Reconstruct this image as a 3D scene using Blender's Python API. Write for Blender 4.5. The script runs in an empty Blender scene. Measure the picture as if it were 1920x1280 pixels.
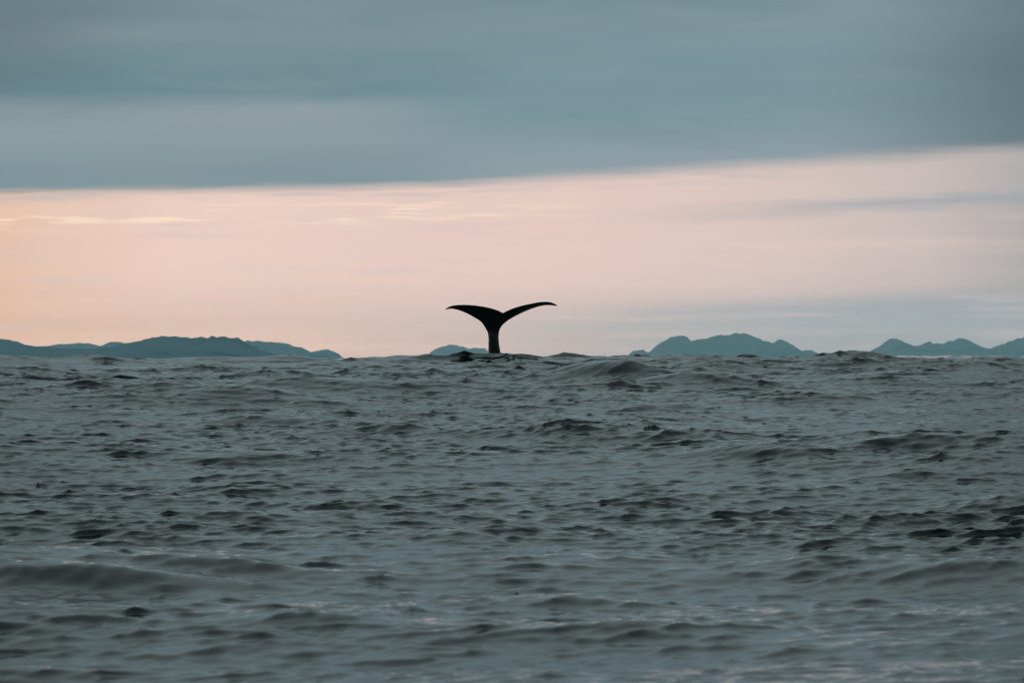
import bpy, bmesh, math, random
import numpy as np
from mathutils import Vector, Euler

# ------------------------------------------------------------------ camera
F = 7240.0            # focal length in pixels of the 1920 px wide photograph (135 mm)
HY = 671.0            # image row of the true horizon at the picture centre
CAM_Z = 0.78
R = math.radians
scene = bpy.context.scene
cam_d = bpy.data.cameras.new('camera')
cam = bpy.data.objects.new('camera', cam_d)
scene.collection.objects.link(cam)
scene.camera = cam
cam_d.sensor_width = 36.0
cam_d.lens = 36.0 * F / 1920.0
cam_d.clip_start = 0.1
cam_d.clip_end = 200000.0
ROLL = R(0.18)
PITCH = math.atan((HY - 640.0) / F)
cam.location = (0, 0, CAM_Z)
cam.rotation_euler = Euler((math.pi / 2 + PITCH, 0, 0)).to_quaternion().to_euler()
cam.rotation_euler.rotate_axis('Z', -ROLL)
cam_d.dof.use_dof = True
cam_d.dof.focus_distance = 58.0
cam_d.dof.aperture_fstop = 6.0

def direction(px, py):
    """(azimuth slope x/y, elevation slope z/y) of a point of the photograph"""
    return (px - 960.0) / F, (HY - py) / F

# ------------------------------------------------------------------ world
HAZE_D, HAZE_TINT, HAZE_TOP = 5.8e-5, (0.28, 0.74, 1.0), 215.0
HAZE_J = (0.15, 0.188, 0.20)   # thin blue air over the sea
SUN_AZ, SUN_EL = R(-32), R(2.5)
world = bpy.data.worlds.new('World')
scene.world = world
world.use_nodes = True
wt = world.node_tree
wt.nodes.clear()

class G:
    """small helper that writes node maths as expressions"""
    def __init__(s, tree): s.t = tree
    def n(s, kind, **kw):
        nd = s.t.nodes.new(kind)
        for k, v in kw.items(): setattr(nd, k, v)
        return nd
    def put(s, sock, v):
        if isinstance(v, bpy.types.NodeSocket): s.t.links.new(v, sock)
        else: sock.default_value = v
    def m(s, op, a, b=0.0, c=None, clamp=False):
        nd = s.n('ShaderNodeMath', operation=op, use_clamp=clamp)
        s.put(nd.inputs[0], a); s.put(nd.inputs[1], b)
        if c is not None: s.put(nd.inputs[2], c)
        return nd.outputs[0]
    def add(s, a, b): return s.m('ADD', a, b)
    def sub(s, a, b): return s.m('SUBTRACT', a, b)
    def mul(s, a, b): return s.m('MULTIPLY', a, b)
    def div(s, a, b): return s.m('DIVIDE', a, b)
    def mix(s, fac, a, b, blend='MIX'):
        nd = s.n('ShaderNodeMix', data_type='RGBA', blend_type=blend)
        s.put(nd.inputs[0], fac)
        s.put(nd.inputs[6], a if isinstance(a, bpy.types.NodeSocket) else (*a, 1))
        s.put(nd.inputs[7], b if isinstance(b, bpy.types.NodeSocket) else (*b, 1))
        return nd.outputs[2]
    def step(s, x, lo, hi, a=0.0, b=1.0):
        nd = s.n('ShaderNodeMapRange', interpolation_type='SMOOTHSTEP')
        s.put(nd.inputs[0], x); s.put(nd.inputs[1], lo); s.put(nd.inputs[2], hi)
        s.put(nd.inputs[3], a); s.put(nd.inputs[4], b)
        return nd.outputs[0]
    def xyz(s, x, y, z=0.0):
        nd = s.n('ShaderNodeCombineXYZ')
        s.put(nd.inputs[0], x); s.put(nd.inputs[1], y); s.put(nd.inputs[2], z)
        return nd.outputs[0]
    def noise(s, vec, scale=1.0, detail=3.0, rough=0.5, dist=0.0):
        nd = s.n('ShaderNodeTexNoise')
        s.put(nd.inputs['Vector'], vec); nd.inputs['Scale'].default_value = scale
        nd.inputs['Detail'].default_value = detail; nd.inputs['Roughness'].default_value = rough
        nd.inputs['Distortion'].default_value = dist
        return nd.outputs[0]
    def ramp(s, x, stops, mode='LINEAR'):
        nd = s.n('ShaderNodeValToRGB'); s.put(nd.inputs[0], x)
        cr = nd.color_ramp; cr.interpolation = mode
        while len(cr.elements) < len(stops): cr.elements.new(0.5)
        for e, (p, c) in zip(cr.elements, stops):
            e.position = p; e.color = (*c, 1)
        return nd.outputs[0]

def srgb(*c):
    return tuple((v / 255 / 12.92) if v <= 10 else ((v / 255 + 0.055) / 1.055) ** 2.4 for v in c)

g = G(wt)
tc = g.n('ShaderNodeTexCoord')
sp = g.n('ShaderNodeSeparateXYZ'); wt.links.new(tc.outputs['Generated'], sp.inputs[0])
X, Y, Z = sp.outputs
HYP = g.m('SQRT', g.add(g.mul(X, X), g.mul(Y, Y)))
AZ = g.m('ARCTAN2', X, Y)                      # 0 straight ahead, + to the right
EL = g.m('ARCTAN2', g.m('MAXIMUM', Z, 0.0), HYP)
# clear dusk air: Nishita sky with the sun low on the left
sky = g.n('ShaderNodeTexSky', sky_type='NISHITA', sun_disc=False)
sky.sun_elevation = SUN_EL; sky.sun_rotation = SUN_AZ
sky.altitude = 0; sky.dust_density = 2.0; sky.air_density = 1.0
nish = g.mix(1.0, sky.outputs[0], (0.06, 0.06, 0.06), 'MULTIPLY')

# streak coordinates: long in azimuth, thin in elevation, thinner towards the horizon
LEL = g.m('LOGARITHM', g.add(EL, 0.03), math.e)
SV = g.xyz(AZ, g.mul(LEL, 1.0))
n_big = g.noise(g.xyz(g.mul(AZ, 3.2), g.mul(LEL, 2.6), 1.3), 1.0, 4.0, 0.5)
n_str = g.noise(g.xyz(g.mul(AZ, 5.0), g.mul(LEL, 9.0), 7.7), 1.0, 5.0, 0.55)
n_fine = g.noise(g.xyz(g.mul(AZ, 26.0), g.mul(EL, 420.0), 3.1), 1.0, 4.0, 0.55)
cb = g.sub(n_big, 0.5); cs = g.sub(n_str, 0.5); cf = g.sub(n_fine, 0.5)

# --- the open window of sky below the cloud deck (thin high cloud lit by the set sun)
t01 = g.step(AZ, -0.35, 0.30)
near_sun = g.step(g.m('ABSOLUTE', g.add(AZ, 0.42)), 0.66, 0.0)     # 1 towards the sun, 0 away from it
az_c = g.ramp(g.m('MULTIPLY_ADD', AZ, 1.6, 0.5, clamp=True), [
    (0.0, srgb(244, 190, 148)), (0.27, srgb(232, 190, 166)), (0.31, srgb(236, 204, 189)), (0.36, srgb(242, 213, 202)),
    (0.5, srgb(238, 210, 202)), (0.60, srgb(228, 206, 200)), (0.67, srgb(208, 196, 194)), (0.72, srgb(176, 176, 178)),
    (0.85, srgb(160, 166, 170)), (1.0, srgb(136, 152, 160))])
hor = g.step(EL, 0.026, 0.004)
low = g.ramp(g.m('MULTIPLY_ADD', AZ, 1.6, 0.5, clamp=True), [
    (0.0, srgb(226, 176, 146)), (0.28, srgb(220, 184, 166)), (0.40, srgb(216, 190, 180)), (0.5, srgb(202, 188, 184)), (0.6, srgb(180, 181, 184)),
    (0.72, srgb(150, 160, 166)), (1.0, srgb(140, 152, 158))])
window = g.mix(g.mul(hor, 0.85), az_c, low)
window = g.mix(0.12, window, nish)
# grey bank low on the right
bank = g.mul(g.step(g.sub(EL, g.add(0.0105, g.mul(g.add(AZ, 0.02), 0.032))), 0.0035, -0.0015), g.step(AZ, -0.05, 0.10))
window = g.mix(g.mul(bank, 0.85), window, srgb(158, 167, 172))
# a grey streak of cloud at middle height on the right, faint ones elsewhere
c_st = g.add(g.sub(EL, g.add(0.0352, g.mul(AZ, 0.042))), g.mul(cf, 0.006))
st = g.mul(g.step(g.m('ABSOLUTE', c_st), 0.0034, 0.0), g.step(AZ, 0.01, 0.12))
window = g.mix(g.mul(st, 0.8), window, srgb(158, 165, 173))
window = g.mix(g.step(cf, -0.02, 0.22, 0.0, 0.35), window, srgb(205, 190, 190))
window = g.mix(g.step(cs, 0.0, 0.25, 0.0, 0.25), window, srgb(243, 212, 194))
# bright shreds right under the deck edge
shred = g.noise(g.xyz(g.mul(AZ, 42.0), g.mul(EL, 620.0), 0.4), 1.0, 3.0, 0.6)
band = g.mul(g.step(g.m('ABSOLUTE', g.sub(EL, g.add(0.0385, g.mul(AZ, 0.02)))), 0.0045, 0.0), g.step(AZ, 0.04, -0.03))
window = g.mix(g.mul(g.step(shred, 0.50, 0.64), g.mul(band, 0.65)), window, srgb(255, 230, 204))

# --- the cloud deck overhead
dk = g.add(EL, g.add(g.mul(cf, 0.0025), g.mul(cs, 0.006)))
dk = g.sub(dk, g.mul(g.add(AZ, 0.07), 0.004))
deck = g.ramp(g.m('MULTIPLY', dk, 8.0, clamp=True), [
    (0.33, srgb(116, 143, 153)), (0.40, srgb(118, 144, 153)), (0.450, srgb(140, 157, 163)),
    (0.515, srgb(142, 157, 163)), (0.545, srgb(110, 139, 148)), (0.585, srgb(114, 142, 150)),
    (0.660, srgb(134, 152, 158)), (0.740, srgb(132, 151, 157)), (0.80, srgb(106, 135, 144)), (0.86, srgb(112, 140, 148)),
    (1.0, srgb(124, 146, 153))])
deck_r = g.ramp(g.m('MULTIPLY', g.add(EL, g.mul(cs, 0.012)), 8.0, clamp=True), [
    (0.36, srgb(146, 162, 171)), (0.42, srgb(138, 156, 165)), (0.50, srgb(124, 150, 159)), (0.58, srgb(119, 145, 155)), (0.70, srgb(129, 150, 158)),
    (0.85, srgb(120, 144, 151)), (1.0, srgb(124, 146, 153))])
deck = g.mix(g.step(AZ, -0.05, 0.01), deck, deck_r)
mott = g.noise(g.xyz(g.mul(AZ, 14.0), g.mul(EL, 90.0), 5.5), 1.0, 5.0, 0.6, 0.6)
deck = g.mix(g.step(mott, 0.5, 0.75, 0.0, 0.30), deck, srgb(150, 162, 166))
deck = g.mix(g.step(mott, 0.5, 0.25, 0.0, 0.30), deck, srgb(96, 124, 134))
deck = g.mix(g.step(cb, 0.0, 0.25, 0.0, 0.5), deck, srgb(146, 159, 163))
deck = g.mix(g.step(cb, 0.0, -0.25, 0.0, 0.6), deck, srgb(92, 120, 130))
# lens falloff painted into the deck: darker to the right and upper left
thick = g.m('MAXIMUM', g.step(g.add(AZ, g.mul(cb, 0.06)), 0.075, 0.16, 0.0, 0.8), g.mul(g.step(g.add(AZ, g.mul(cb, 0.06)), -0.085, -0.15, 0.0, 0.6), g.step(EL, 0.06, 0.085)))
deck = g.mix(thick, deck, srgb(84, 104, 110))
# an overcast sky grows brighter towards the zenith
deck = g.mix(g.step(EL, 0.09, 0.35, 0.0, 0.8), deck, srgb(134, 147, 148))
zen = g.m('MULTIPLY_ADD', g.m('MAXIMUM', Z, 0.0), 1.25, 0.90)
deck = g.mix(1.0, deck, g.xyz(zen, zen, zen), 'MULTIPLY')
hy = g.add(AZ, 0.03)
edge = g.add(0.0427, g.mul(g.add(hy, g.m('SQRT', g.add(g.mul(hy, hy), 0.0025))), 0.0335))
edge = g.m('MINIMUM', edge, 0.075)
edge = g.add(edge, g.add(g.mul(cf, 0.0042), g.mul(cs, 0.0022)))
away = g.step(g.m('ABSOLUTE', g.add(AZ, 0.25)), 0.7, 1.6)            # behind us the deck reaches the horizon
edge = g.mul(edge, g.sub(1.0, away))
soft = g.add(g.step(AZ, -0.06, 0.1, 0.0015, 0.0026), g.step(n_str, 0.45, 0.7, 0.0, 0.0022))
mask = g.step(g.div(g.sub(EL, edge), soft), -1.0, 1.3)
fringe = g.mul(g.step(g.sub(EL, edge), -0.0055, 0.0), g.step(g.add(n_fine, g.mul(cs, 0.6)), 0.44, 0.72))
window = g.mix(g.mul(fringe, 0.7), window, srgb(168, 172, 176))
col = g.mix(mask, window, deck)
# low down the sky is seen through tens of kilometres of that air, so it shines brighter behind it
path = g.m('MINIMUM', 33000.0, g.div(HAZE_TOP - CAM_Z, g.m('MAXIMUM', EL, 1e-4)))
sepc = g.n('ShaderNodeSeparateColor'); wt.links.new(col, sepc.inputs[0])
comc = g.n('ShaderNodeCombineColor')
for i in range(3):
    T = g.m('EXPONENT', g.mul(path, -HAZE_D * HAZE_TINT[i]))
    wt.links.new(g.m('MAXIMUM', g.div(g.sub(sepc.outputs[i], g.mul(g.sub(1.0, T), HAZE_J[i])), T), 0.02), comc.inputs[i])
col = comc.outputs[0]
bg = g.n('ShaderNodeBackground'); wt.links.new(col, bg.inputs[0]); bg.inputs[1].default_value = 1.0
wo = g.n('ShaderNodeOutputWorld'); wt.links.new(bg.outputs[0], wo.inputs[0])

# ------------------------------------------------------------------ sun (below the cloud, soft and weak)
sd = bpy.data.lights.new('sun', 'SUN')
sd.energy = 0.25; sd.angle = R(12); sd.color = (1.0, 0.66, 0.45)
sun = bpy.data.objects.new('sun', sd); scene.collection.objects.link(sun)
to_sun = Vector((math.sin(SUN_AZ) * math.cos(SUN_EL), math.cos(SUN_AZ) * math.cos(SUN_EL), math.sin(SUN_EL)))
sun.rotation_euler = to_sun.to_track_quat('Z', 'Y').to_euler()

scene.view_settings.view_transform = 'Standard'
scene.view_settings.look = 'None'
scene.view_settings.exposure = 0.0
scene.view_settings.gamma = 1.0
scene.view_settings.use_curve_mapping = False
scene.cycles.use_denoising = True
scene.cycles.filter_width = 1.0
scene.cycles.volume_bounces = 1
scene.cycles.max_bounces = 6

# ------------------------------------------------------------------ helpers
def link(name, me, mat=None, parent=None, **props):
    o = bpy.data.objects.new(name, me)
    scene.collection.objects.link(o)
    if mat: me.materials.append(mat)
    if parent: o.parent = parent
    for k, v in props.items(): o[k] = v
    return o

def material(name):
    m = bpy.data.materials.new(name); m.use_nodes = True
    t = m.node_tree
    return m, G(t), t.nodes['Principled BSDF'], t

def grid_mesh(name, V, nr, nc, wrap=False):
    """V: (nr*nc,3) rows of a grid"""
    i = np.arange(nr - 1)[:, None] * nc
    j = np.arange(nc if wrap else nc - 1)[None, :]
    j2 = (j + 1) % nc
    q = np.stack([i + j, i + j2, i + nc + j2, i + nc + j], -1).reshape(-1, 4).astype(np.int32)
    me = bpy.data.meshes.new(name)
    me.vertices.add(len(V)); me.vertices.foreach_set('co', V.astype(np.float32).ravel())
    me.loops.add(q.size); me.loops.foreach_set('vertex_index', q.ravel())
    me.polygons.add(len(q))
    me.polygons.foreach_set('loop_start', np.arange(0, q.size, 4, dtype=np.int32))
    me.polygons.foreach_set('use_smooth', np.ones(len(q), dtype=bool))
    me.update(calc_edges=True)
    return me

# ------------------------------------------------------------------ sea
rng = np.random.default_rng(11)

def ocean_patch(L, N, bands, wind, spread, chop, peak):
    """random-phase wave field on a periodic patch; bands = [(lambda_min, lambda_max, rms height)]"""
    k1 = np.fft.fftfreq(N, L / N) * 2 * np.pi
    KX, KY = np.meshgrid(k1, k1, indexing='ij')
    K = np.hypot(KX, KY); K[0, 0] = 1e-6
    lam = 2 * np.pi / K
    c = np.abs(KX * math.cos(wind) + KY * math.sin(wind)) / K
    D = c ** spread + 0.025
    xi = rng.normal(size=(N, N)) + 1j * rng.normal(size=(N, N))
    out = []
    H = np.zeros((N, N), complex)
    for lo, hi, rms in bands:
        w = 1 / (1 + (lo / lam) ** 8) / (1 + (lam / hi) ** 8)
        w[lam < lo * 0.55] = 0
        h = xi * np.sqrt(w * D) * K ** -2.0
        z = np.fft.ifft2(h).real
        H += h * (rms / z.std())
    z = np.fft.ifft2(H).real
    sd_ = z.std()
    z = (np.exp(peak * z / sd_) - math.exp(peak * peak / 2)) * sd_ / peak * math.exp(-peak * peak / 2)   # peaked crests, flat troughs
    H = np.fft.fft2(z)
    dx = np.fft.ifft2(-1j * KX / K * H).real * -chop
    dy = np.fft.ifft2(-1j * KY / K * H).real * -chop
    return np.stack([dx, dy, z], -1).astype(np.float32)

def sample(P, L, x, y, rot):
    """Catmull-Rom lookup of a periodic patch, turned by rot"""
    N = P.shape[0]
    c, s = math.cos(rot), math.sin(rot)
    u = (c * x + s * y) * (N / L); v = (-s * x + c * y) * (N / L)
    iu = np.floor(u).astype(np.int64); iv = np.floor(v).astype(np.int64)
    fu = (u - iu).astype(np.float32); fv = (v - iv).astype(np.float32)
    def w(f):
        return (((-0.5 * f + 1) * f - 0.5) * f, (1.5 * f - 2.5) * f * f + 1,
                ((-1.5 * f + 2) * f + 0.5) * f, (0.5 * f - 0.5) * f * f)
    wu, wv = w(fu), w(fv)
    out = np.zeros((len(x), 3), np.float32)
    Pf = P.reshape(-1, 3)
    for a in range(4):
        ra = ((iu + a - 1) % N) * N
        for b in range(4):
            out += Pf[ra + (iv + b - 1) % N] * (wu[a] * wv[b])[:, None]
    ox = c * out[:, 0] - s * out[:, 1]; oy = s * out[:, 0] + c * out[:, 1]
    out[:, 0], out[:, 1] = ox, oy
    return out

WIND = R(-72)
PA = ocean_patch(173.0, 1024, [(18, 60, 0.07), (2.2, 11, 0.064)], WIND, 2.0, 1.35, 0.3)
PB = ocean_patch(41.0, 1024, [(0.8, 3.0, 0.0180)], WIND + 0.12, 3.0, 1.35, 0.4)
PD = ocean_patch(23.7, 1024, [(0.32, 0.8, 0.0062)], WIND - 0.30, 7.0, 1.15, 0.2)
PC = ocean_patch(11.3, 768, [(0.10, 0.36, 0.0046)], WIND + 0.32, 5.0, 1.15, 0.2)

def sstep(x, a, b):
    t = np.clip((x - a) / (b - a), 0, 1); return t * t * (3 - 2 * t)

# swell crests (and hollows, negative) seen in the photograph: (photo column, distance m, half width m, half depth m, height m)
SWELLS = [
    (1205, 170.0, 1.6, 2.0, -0.14),
    (1150, 92.0, 1.35, 1.6, 0.60),
    (1290, 86.0, 1.5, 1.4, 0.36),
    (985, 150.0, 0.9, 0.9, 0.10),
    (300, 155.0, 8.0, 4.0, -0.13),
    (872, 155.6, 0.6, 2.4, -0.26),
    (905, 155.6, 2.6, 3.0, -0.10),
    (600, 140.0, 1.3, 1.2, 0.20),
    (190, 24.5, 1.1, 0.5, 0.15),
    (440, 25.5, 0.7, 0.4, 0.09),
    (1440, 47.0, 0.9, 0.9, 0.17),
    (1660, 49.0, 1.2, 1.0, 0.17),
    (760, 61.0, 0.9, 0.9, 0.15),
    (540, 66.0, 1.0, 0.9, 0.16),
    (560, 21.0, 0.5, 0.4, 0.06),
    (1080, 23.0, 0.6, 0.4, 0.07),
]

def surface(x, y):
    """displaced water point for grid positions x, y"""
    d = np.hypot(x, y); az = np.abs(np.arctan2(x, y))
    fa = 1 - sstep(az, R(17), R(30))
    out = sample(PA, 173.0, x, y, 0.0) * ((1 - sstep(d, 12000, 30000)) * (0.4 + 0.6 * fa))[:, None]
    zbig = out[:, 2].copy()
    mod = sample(PA, 173.0, x * 0.7 + 61.0, y * 0.7 - 23.0, 0.9)[:, 2] / 0.22
    mod2 = sample(PA, 173.0, x * 1.1 - 37.0, y * 1.1 + 71.0, 2.1)[:, 2] / 0.12
    def layer(P, L, rot, far0, far1, amp, chop_max):
        i = np.nonzero((d < far1) & (az < R(30)))[0]
        f = (1 - sstep(d[i], far0, far1)) * fa[i] * amp[i]
        flat = np.minimum(1.0, chop_max / np.maximum(f, 0.05))       # tall waves are pushed sideways less, so that none fold over
        out[i] += sample(P, L, x[i], y[i], rot) * f[:, None] * np.stack([flat, flat, np.ones_like(flat)], -1)
    far = 0.68 + 0.47 * sstep(d, 16, 45) + 0.85 * sstep(d, 55, 140)
    layer(PB, 41.0, 0.05, 300, 700, (0.55 + 0.4 * sstep(d, 16, 45) + 0.35 * sstep(d, 55, 140)) * np.clip(0.85 + 0.5 * mod, 0.3, 1.5), 1.0)
    layer(PB, 63.0, 0.45, 400, 900, 1.1 * sstep(d, 60, 130) * np.clip(0.9 + 0.35 * mod2, 0.4, 1.4), 1.3)
    layer(PD, 23.7, -0.04, 200, 450, far * np.clip(0.92 + 0.3 * mod2, 0.5, 1.35), 1.0)
    layer(PC, 11.3, 0.07, 120, 240, (0.85 + 0.4 * sstep(d, 16, 45)) * np.clip(0.95 + 0.22 * mod + 0.22 * mod2, 0.5, 1.4), 1.0)
    # the wind pushes the crests over towards us: steep fronts, long backs
    lean = 0.35 * np.maximum(zbig, -0.04) + 1.5 * np.maximum(out[:, 2] - zbig, -0.012)
    out[:, 1] -= lean * 0.95; out[:, 0] -= lean * 0.3
    # long ocean swell: the boat lies in a trough, its next crest closes the view
    out[:, 2] += 0.59 * np.cos(2 * np.pi * (y + 0.10 * x - 150.0) / 264.0) * (1 - sstep(d, 12000, 30000))
    for px, dist, wx, wy, h in SWELLS:
        cx = (px - 960) / F * dist
        u = (x - cx) / wx; v = (y - dist) / wy
        v = np.where(v < 0, v / 0.55, v / 1.3)                       # steep towards us, long behind
        v = v + 0.25 * np.sin(1.7 * u + px)
        r = np.sqrt(u * u * (1 + 0.15 * np.sin(3 * v)) + v * v + 0.04)
        i = r < 5
        out[i, 2] += h / np.cosh(1.6 * (r[i] - 0.2))
    # quiet water under the boat so that nothing rises into the lens
    near = sstep(d, 4, 16)
    out *= near[:, None]
    return out

def geo(a, b, k):
    n = int(round(math.log(b / a) / k)); return a * np.exp(np.linspace(0, math.log(b / a), n, endpoint=False))
rows = np.concatenate([geo(0.5, 11, 0.13), geo(11, 28, 0.0022), geo(28, 130, 0.00115), geo(130, 172, 0.0017), geo(172, 400, 0.004),
                       geo(400, 2000, 0.015), geo(2000, 75000, 0.08), [75000.0]])
fine = np.linspace(R(-9.2), R(9.2), 520)
side = R(9.2) + np.cumsum(np.concatenate([np.linspace(R(0.05), R(0.35), 50), np.linspace(R(0.5), R(11.7), 26)]))
side = side[side < math.pi - R(2)]
az = np.concatenate([-side[::-1], fine, side])
nr, nc = len(rows), len(az)
RR, AA = np.meshgrid(rows, az, indexing='ij')
gx = (RR * np.sin(AA)).ravel(); gy = (RR * np.cos(AA)).ravel()
disp = surface(gx, gy)
V = np.stack([gx + disp[:, 0], gy + disp[:, 1], disp[:, 2]], -1)
sea_me = grid_mesh('sea', V, nr, nc, wrap=True)


mw, g2, bs, t = material('sea_water')
bs.inputs['Base Color'].default_value = (0.003, 0.006, 0.006, 1)
bs.inputs['IOR'].default_value = 1.333
geo_n = g2.n('ShaderNodeNewGeometry')
pos = geo_n.outputs['Position']
# open water farther out carries ripples too small to model: they roughen its mirror
ln = g2.n('ShaderNodeVectorMath', operation='LENGTH'); t.links.new(pos, ln.inputs[0])
t.links.new(g2.step(ln.outputs['Value'], 60.0, 700.0, 0.06, 0.11), bs.inputs['Roughness'])
mp = g2.n('ShaderNodeMapping'); t.links.new(pos, mp.inputs[0]); mp.inputs['Rotation'].default_value = (0, 0, R(14))
mp.inputs['Scale'].default_value = (0.55, 1.35, 1.0)
b1 = g2.noise(mp.outputs[0], 10.0, 4.0, 0.6, 0.8)
bump = g2.n('ShaderNodeBump'); bump.inputs['Strength'].default_value = 0.12; bump.inputs['Distance'].default_value = 0.02
t.links.new(b1, bump.inputs['Height'])
t.links.new(bump.outputs[0], bs.inputs['Normal'])
sea = link('sea', sea_me, mw, kind='structure', label='dark grey choppy sea reaching to the horizon')

# ------------------------------------------------------------------ hills on the far shore
def fbm(x, y, seed, octaves=5):
    r = np.random.default_rng(seed); out = np.zeros_like(x); a = 1.0
    tab = r.normal(size=(64, 64))
    for o in range(octaves):
        fx = x * 2 ** o + 17.3 * o; fy = y * 2 ** o + 5.1 * o
        ix = np.floor(fx).astype(int); iy = np.floor(fy).astype(int)
        u = fx - ix; v = fy - iy; u = u * u * (3 - 2 * u); v = v * v * (3 - 2 * v)
        T = lambda i, j: tab[i % 64, j % 64]
        out += a * ((T(ix, iy) * (1 - u) + T(ix + 1, iy) * u) * (1 - v) + (T(ix, iy + 1) * (1 - u) + T(ix + 1, iy + 1) * u) * v)
        a *= 0.5
    return out

mh, g3, bs, t = material('hillside')
nz = g3.noise(g3.n('ShaderNodeNewGeometry').outputs['Position'], 0.004, 6.0, 0.6)
t.links.new(g3.ramp(nz, [(0.35, (0.022, 0.042, 0.046)), (0.62, (0.05, 0.078, 0.09))]), bs.inputs['Base Color'])
bs.inputs['Roughness'].default_value = 0.95
bs.inputs['Specular IOR Level'].default_value = 0.1

def hill(name, dist, outline, seed, depth, label):
    """a ridge seen as `outline` (photo points) standing `dist` m away; real depth on both sides"""
    o = np.array(outline, float)
    px = np.linspace(o[0, 0], o[-1, 0], 480)
    hgt = np.maximum((HY - np.interp(px, o[:, 0], o[:, 1])) / F * dist + CAM_Z, 0)
    xs = (px - 960) / F * dist
    jag = fbm(px / 9.0, px * 0, seed + 5, 4) * 1.0 / F * dist
    hgt = np.where(hgt > 0, np.maximum(hgt + jag, 0), 0)
    v = np.linspace(-1, 1, 61)
    U, W = np.meshgrid(np.arange(480), v, indexing='ij')
    x = xs[:, None] + 0 * W
    rough = fbm(x / (depth * 0.5) + 3, W * 2.2 + 9, seed)
    fine_ = fbm(x / (depth * 0.12), W * 7.0, seed + 1, 4)
    y = dist + W * depth * (0.75 + 0.12 * rough) + 0.06 * depth * fbm(x / depth, W * 0, seed + 2)
    body = np.clip(1 - np.abs(W), 0, 1)
    shape = body ** 0.85 * (1 + np.abs(W) * (0.22 * rough + 0.10 * fine_) * (1 - np.abs(W)) * 2.4)
    z = hgt[:, None] * np.minimum(shape, 1.0 + 0 * W)
    z = z * (1 + 0.012 * fine_) - 3.0 * (np.abs(W) > 0.98)
    Vh = np.stack([x, y, z], -1).reshape(-1, 3)
    return link(name, grid_mesh(name, Vh, 480, 61), mh, kind='structure', label=label)

hill('hills', 11000, [(-620, 668), (-480, 640), (-300, 622), (-150, 618), (-60, 627), (0, 633), (15, 637), (30, 645), (60, 648), (90, 650),
    (130, 651), (190, 650), (225, 645), (240, 640), (258, 636), (285, 632), (298, 629), (302, 627), (320, 629), (345, 630), (358, 632), (380, 630),
    (410, 629), (430, 631), (444, 629), (450, 634), (458, 640), (468, 645), (480, 651), (490, 660), (497, 672)], 4, 1500.0,
    'long flat-topped dark teal headland on the far left shore')
hill('hills', 19000, [(60, 672), (90, 648), (100, 643), (115, 641), (130, 642), (150, 640), (165, 641), (178, 646), (195, 646), (208, 638), (220, 639), (240, 645), (300, 650), (350, 672)], 8, 1400.0,
    'pale low peaks showing just above the left headland')
hill('hills', 19500, [(400, 672), (430, 650), (456, 638), (475, 637), (500, 638), (525, 640), (548, 644), (562, 648), (575, 655), (584, 660), (592, 657), (600, 654),
    (615, 653), (623, 654), (629, 660), (632, 672)], 12, 1300.0, 'paler sloping ridge and knoll at the right end of the headland')
hill('hills', 30500, [(795, 674), (805, 663), (812, 657), (822, 652), (832, 648), (850, 647), (868, 649), (880, 654), (893, 652), (903, 651), (910, 655), (920, 662), (935, 674)], 16, 1100.0,
    'small faint blue island directly left of the whale tail')
hill('hills', 29000, [(1170, 674), (1182, 661), (1195, 656), (1204, 656), (1215, 660), (1222, 657), (1232, 648), (1245, 640), (1258, 633), (1268, 633), (1276, 631), (1283, 632),
    (1288, 634), (1295, 641), (1310, 637), (1325, 634), (1340, 632), (1352, 629), (1370, 628), (1385, 625), (1395, 627), (1410, 632), (1425, 636), (1440, 642), (1450, 642),
    (1460, 638), (1472, 641), (1486, 647), (1496, 654), (1503, 659), (1510, 656), (1520, 659), (1530, 664), (1545, 674)], 20, 1500.0,
    'broad blue island with a central peak right of the whale tail')
hill('hills', 31000, [(1615, 674), (1632, 661), (1650, 651), (1662, 643), (1672, 637), (1680, 639), (1692, 642), (1705, 648), (1720, 650), (1735, 650), (1743, 643), (1748, 641), (1755, 645),
    (1770, 648), (1782, 646), (1790, 643), (1800, 638), (1810, 638), (1822, 641), (1838, 649), (1850, 655), (1862, 657), (1872, 655), (1882, 656), (1890, 650), (1902, 642), (1912, 639),
    (1930, 633), (1960, 626), (2000, 632), (2060, 640), (2120, 655), (2180, 674)], 24, 1500.0, 'row of small pointed blue peaks on the far right horizon')

# ------------------------------------------------------------------ whale
WD = 158.0
S = WD / F
WROLL = 0.0
def wpt(px, py, y=0.0):
    return np.array([(px - 960) * S, y, CAM_Z + (HY - py) * S])

def curve(pts, n):
    p = np.array(pts, float)
    d = np.r_[0, np.cumsum(np.hypot(*np.diff(p[:, :2], axis=0).T))]
    tt = np.linspace(0, d[-1], n)
    # Catmull-Rom through the points
    idx = np.clip(np.searchsorted(d, tt, side='right') - 1, 0, len(p) - 2)
    f = (tt - d[idx]) / (d[idx + 1] - d[idx])
    m = np.gradient(p, d, axis=0)
    h = (d[idx + 1] - d[idx])[:, None]; f = f[:, None]
    return ((2 * f**3 - 3 * f**2 + 1) * p[idx] + (f**3 - 2 * f**2 + f) * h * m[idx]
            + (-2 * f**3 + 3 * f**2) * p[idx + 1] + (f**3 - f**2) * h * m[idx + 1])

bm = bmesh.new()
def loft(rings, cap=True):
    vs = [[bm.verts.new(p) for p in r] for r in rings]
    n = len(rings[0])
    for a, b in zip(vs[:-1], vs[1:]):
        for i in range(n):
            bm.faces.new((a[i], a[(i + 1) % n], b[(i + 1) % n], b[i]))
    bm.faces.new(vs[0][::-1]); bm.faces.new(vs[-1])

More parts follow.
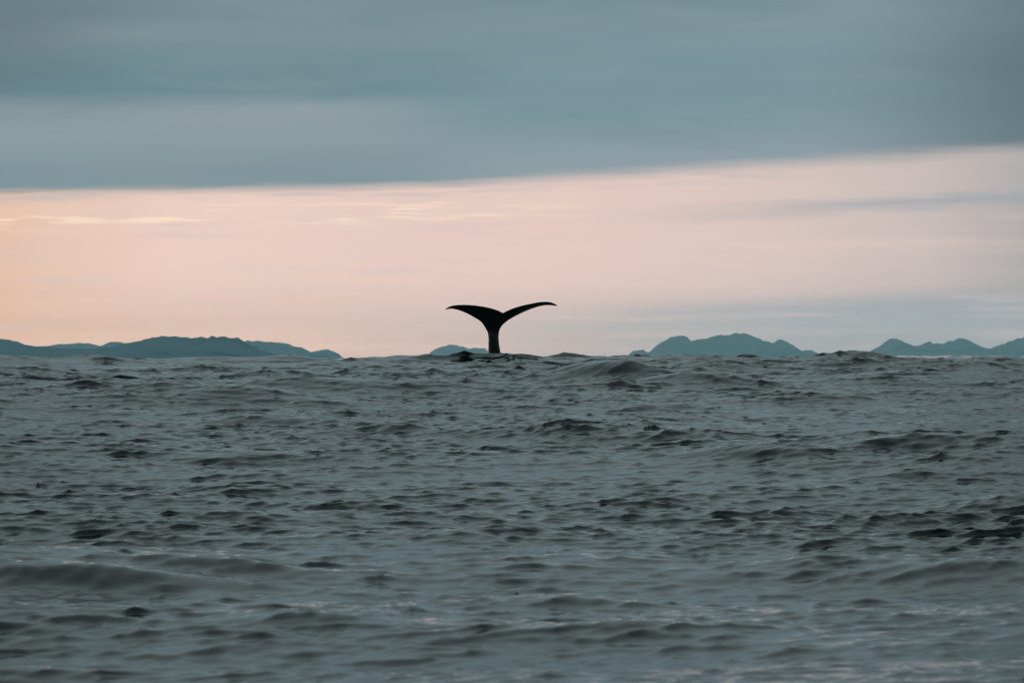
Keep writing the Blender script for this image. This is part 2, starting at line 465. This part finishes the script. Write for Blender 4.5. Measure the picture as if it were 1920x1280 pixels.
# trailing (upper) and leading (lower) edge of each fluke, from the stock outwards to the tip
upL = [(950, 592), (940, 584.6), (931, 580.8), (919.6, 577.6), (902, 574.3), (880, 571.8), (866, 571.6), (854, 572.0), (843.7, 574.4), (836, 578.4)]
loL = [(918, 632), (913, 620.5), (908, 611.5), (902, 602.7), (887.5, 593.2), (872.9, 585.4), (862, 581.0), (852, 578.6), (844.5, 577.8), (835, 580.4)]
upR = [(936, 592), (942.8, 586.8), (950, 583.2), (957.5, 580.1), (975, 574.7), (996.9, 569.9), (1013, 566.9), (1027.5, 566.4), (1036, 568.2), (1044.5, 572.2)]
loR = [(931, 634), (935, 621.5), (938.5, 612.9), (945.8, 604.4), (957.5, 596.1), (975, 586.7), (996.9, 577.8), (1015.8, 572.6), (1027.5, 571.6), (1045, 573.6)]
def fluke(up, lo, sweep, thick):
    n = 46; A = curve(up, n); B = curve(lo, n)
    rings = []
    for i in range(n):
        s = i / (n - 1)
        a = wpt(A[i, 0], A[i, 1]); b = wpt(B[i, 0], B[i, 1])
        # the trailing edge leans towards the viewer, the blade has its full chord in depth
        a[1] += -sweep * math.sin(math.pi * min(s * 0.85 + 0.12, 1)) ; b[1] += 0.10 * sweep * (1 - s)
        c = b - a; L = np.linalg.norm(c)
        nrm = np.cross(c / max(L, 1e-6), [1.0, 0, 0]); nrm /= np.linalg.norm(nrm)
        th = thick * (1 - s) ** 1.1 + 0.062
        ring = []
        for k in range(16):
            ph = 2 * math.pi * k / 16
            q = 0.5 - 0.5 * math.cos(ph)
            prof = math.sin(ph) * (0.55 + 0.45 * q)
            ring.append(a + c * q + nrm * prof * th * 0.5)
        rings.append(ring)
    loft(rings)
fluke(upL, loL, 0.75, 0.34)
fluke(upR, loR, 0.75, 0.30)
# tail stock, deep from back to belly, widening down into the body under water
stock = [(926.5, 588, 4, 0.10), (926.8, 596, 9.5, 0.15), (926.5, 606, 13, 0.20), (925.4, 616, 12.0, 0.25), (925.0, 626, 10.0, 0.29), (925.3, 634, 9.5, 0.31), (925.6, 644, 10.2, 0.34), (926.5, 656, 11.2, 0.38),
         (927, 668, 12.5, 0.43), (928, 690, 15, 0.50), (930, 730, 22, 0.62), (934, 800, 34, 0.85), (940, 900, 48, 1.05), (944, 960, 40, 0.9), (946, 1000, 20, 0.5)]
rings = []
sc_ = curve([(s[0], s[1]) for s in stock], 60)
for i in range(60):
    py = sc_[i, 1]
    hw = np.interp(py, [s[1] for s in stock], [s[2] for s in stock]) * S
    hd = np.interp(py, [s[1] for s in stock], [s[3] for s in stock])
    cy = 0.10 + max(0, (py - 640)) * 0.004
    c = wpt(sc_[i, 0], py, cy)
    ring = []
    for k in range(24):
        ph = 2 * math.pi * k / 24
        # lens-shaped section with a keel towards back and belly
        r = np.array([math.cos(ph) * hw, -math.sin(ph) * hd, 0.0])
        ring.append(c + r)
    rings.append(ring)
loft(rings)
bmesh.ops.recalc_face_normals(bm, faces=bm.faces)
tmp = bpy.data.meshes.new('tmp'); bm.to_mesh(tmp); bm.free()
to = link('tmp', tmp)
rm = to.modifiers.new('r', 'REMESH'); rm.mode = 'VOXEL'; rm.voxel_size = 0.022; rm.use_smooth_shade = True
sm = to.modifiers.new('s', 'SMOOTH'); sm.factor = 0.5; sm.iterations = 6
dg = bpy.context.evaluated_depsgraph_get()
whale_me = bpy.data.meshes.new_from_object(to.evaluated_get(dg))
bpy.data.objects.remove(to); whale_me.name = 'whale'
for p in whale_me.polygons: p.use_smooth = True
mk, g4, bs, t = material('whale_skin')
pos = g4.n('ShaderNodeNewGeometry').outputs['Position']
nz = g4.noise(pos, 2.4, 5.0, 0.6)
t.links.new(g4.ramp(nz, [(0.3, (0.003, 0.003, 0.003)), (0.7, (0.010, 0.009, 0.009))]), bs.inputs['Base Color'])
bs.inputs['Roughness'].default_value = 0.42
bs.inputs['Specular IOR Level'].default_value = 0.18
wr = g4.n('ShaderNodeBump'); wr.inputs['Strength'].default_value = 0.4; wr.inputs['Distance'].default_value = 0.05
t.links.new(g4.noise(pos, 7.0, 4.0, 0.6), wr.inputs['Height']); t.links.new(wr.outputs[0], bs.inputs['Normal'])
whale = link('whale', whale_me, mk, label='black whale tail with both flukes raised above the waves', category='whale')
whale.location = (0, WD, 0)

# ------------------------------------------------------------------ small dark bits adrift on the water
mb, g5, bs, t = material('dark_speck')
nz = g5.noise(g5.n('ShaderNodeNewGeometry').outputs['Position'], 60.0, 3.0, 0.5)
t.links.new(g5.ramp(nz, [(0.3, (0.006, 0.007, 0.006)), (0.7, (0.02, 0.02, 0.014))]), bs.inputs['Base Color'])
bs.inputs['Roughness'].default_value = 0.35
vis = np.nonzero((V[:, 1] > 10) & (V[:, 1] < 120) & (np.abs(V[:, 0] / np.maximum(V[:, 1], 1)) < 0.15))[0]
px_ = 960 + F * V[vis, 0] / V[vis, 1]
py_ = HY - F * (V[vis, 2] - CAM_Z) / V[vis, 1]
# the picture is rolled a little about its centre
cr_, sr_ = math.cos(ROLL), math.sin(ROLL)
qx = 960 + (px_ - 960) * cr_ - (py_ - 640) * -sr_
qy = 640 + (py_ - 640) * cr_ + (px_ - 960) * -sr_
for k, (px, py, size, label) in enumerate([
        (967, 1112, 4.2, 'tiny dark speck floating on the near water below the whale tail')
        ]):
    near = np.nonzero(np.hypot(qx - px, qy - py) < 3.0)[0]
    if len(near) == 0: near = np.array([np.argmin(np.hypot(qx - px, qy - py))])
    v = V[vis[near[np.argmin(V[vis[near], 1])]]]
    rad = 0.75 * size / F * v[1]
    bw = bmesh.new(); bmesh.ops.create_icosphere(bw, subdivisions=2, radius=1.0)
    rr = random.Random(k + 3)
    ph = [rr.uniform(0, 6) for _ in range(4)]
    for w in bw.verts:
        c = w.co.copy(); f = 1 + 0.22 * math.sin(3 * c.x + ph[0]) * math.cos(2.5 * c.y + ph[1]) + 0.18 * math.sin(4 * c.z + ph[2] + c.x)
        w.co = Vector((c.x * 1.15 * f, c.y * 1.0 * f, c.z * 0.4 * f)) * rad
    mm = bpy.data.meshes.new('floating_speck'); bw.to_mesh(mm); bw.free()
    for p in mm.polygons: p.use_smooth = True
    o = link('floating_speck', mm, mb, label=label, category='weed')
    o.location = (v[0], v[1], v[2] + rad * 0.35); o.rotation_euler = (0, 0, rr.uniform(0, 6))

# ------------------------------------------------------------------ haze
bmh = bmesh.new()
bmesh.ops.create_cube(bmh, size=1.0)
hm = bpy.data.meshes.new('haze')
for v in bmh.verts:
    v.co = (v.co.x * 60000, 33800.0 if v.co.y > 0 else -20000.0, HAZE_TOP if v.co.z > 0 else -12.0)
bmh.to_mesh(hm); bmh.free()
mz = bpy.data.materials.new('haze_air'); mz.use_nodes = True
t = mz.node_tree; t.nodes.clear()
pv = t.nodes.new('ShaderNodeVolumePrincipled')
pv.inputs['Color'].default_value = (*HAZE_TINT, 1)
pv.inputs['Absorption Color'].default_value = (1, 1, 1, 1)
pv.inputs['Density'].default_value = HAZE_D
pv.inputs['Anisotropy'].default_value = 0.65
om = t.nodes.new('ShaderNodeOutputMaterial'); t.links.new(pv.outputs[0], om.inputs['Volume'])
link('haze', hm, mz, kind='stuff', label='thin blue haze over the sea towards the far shore')
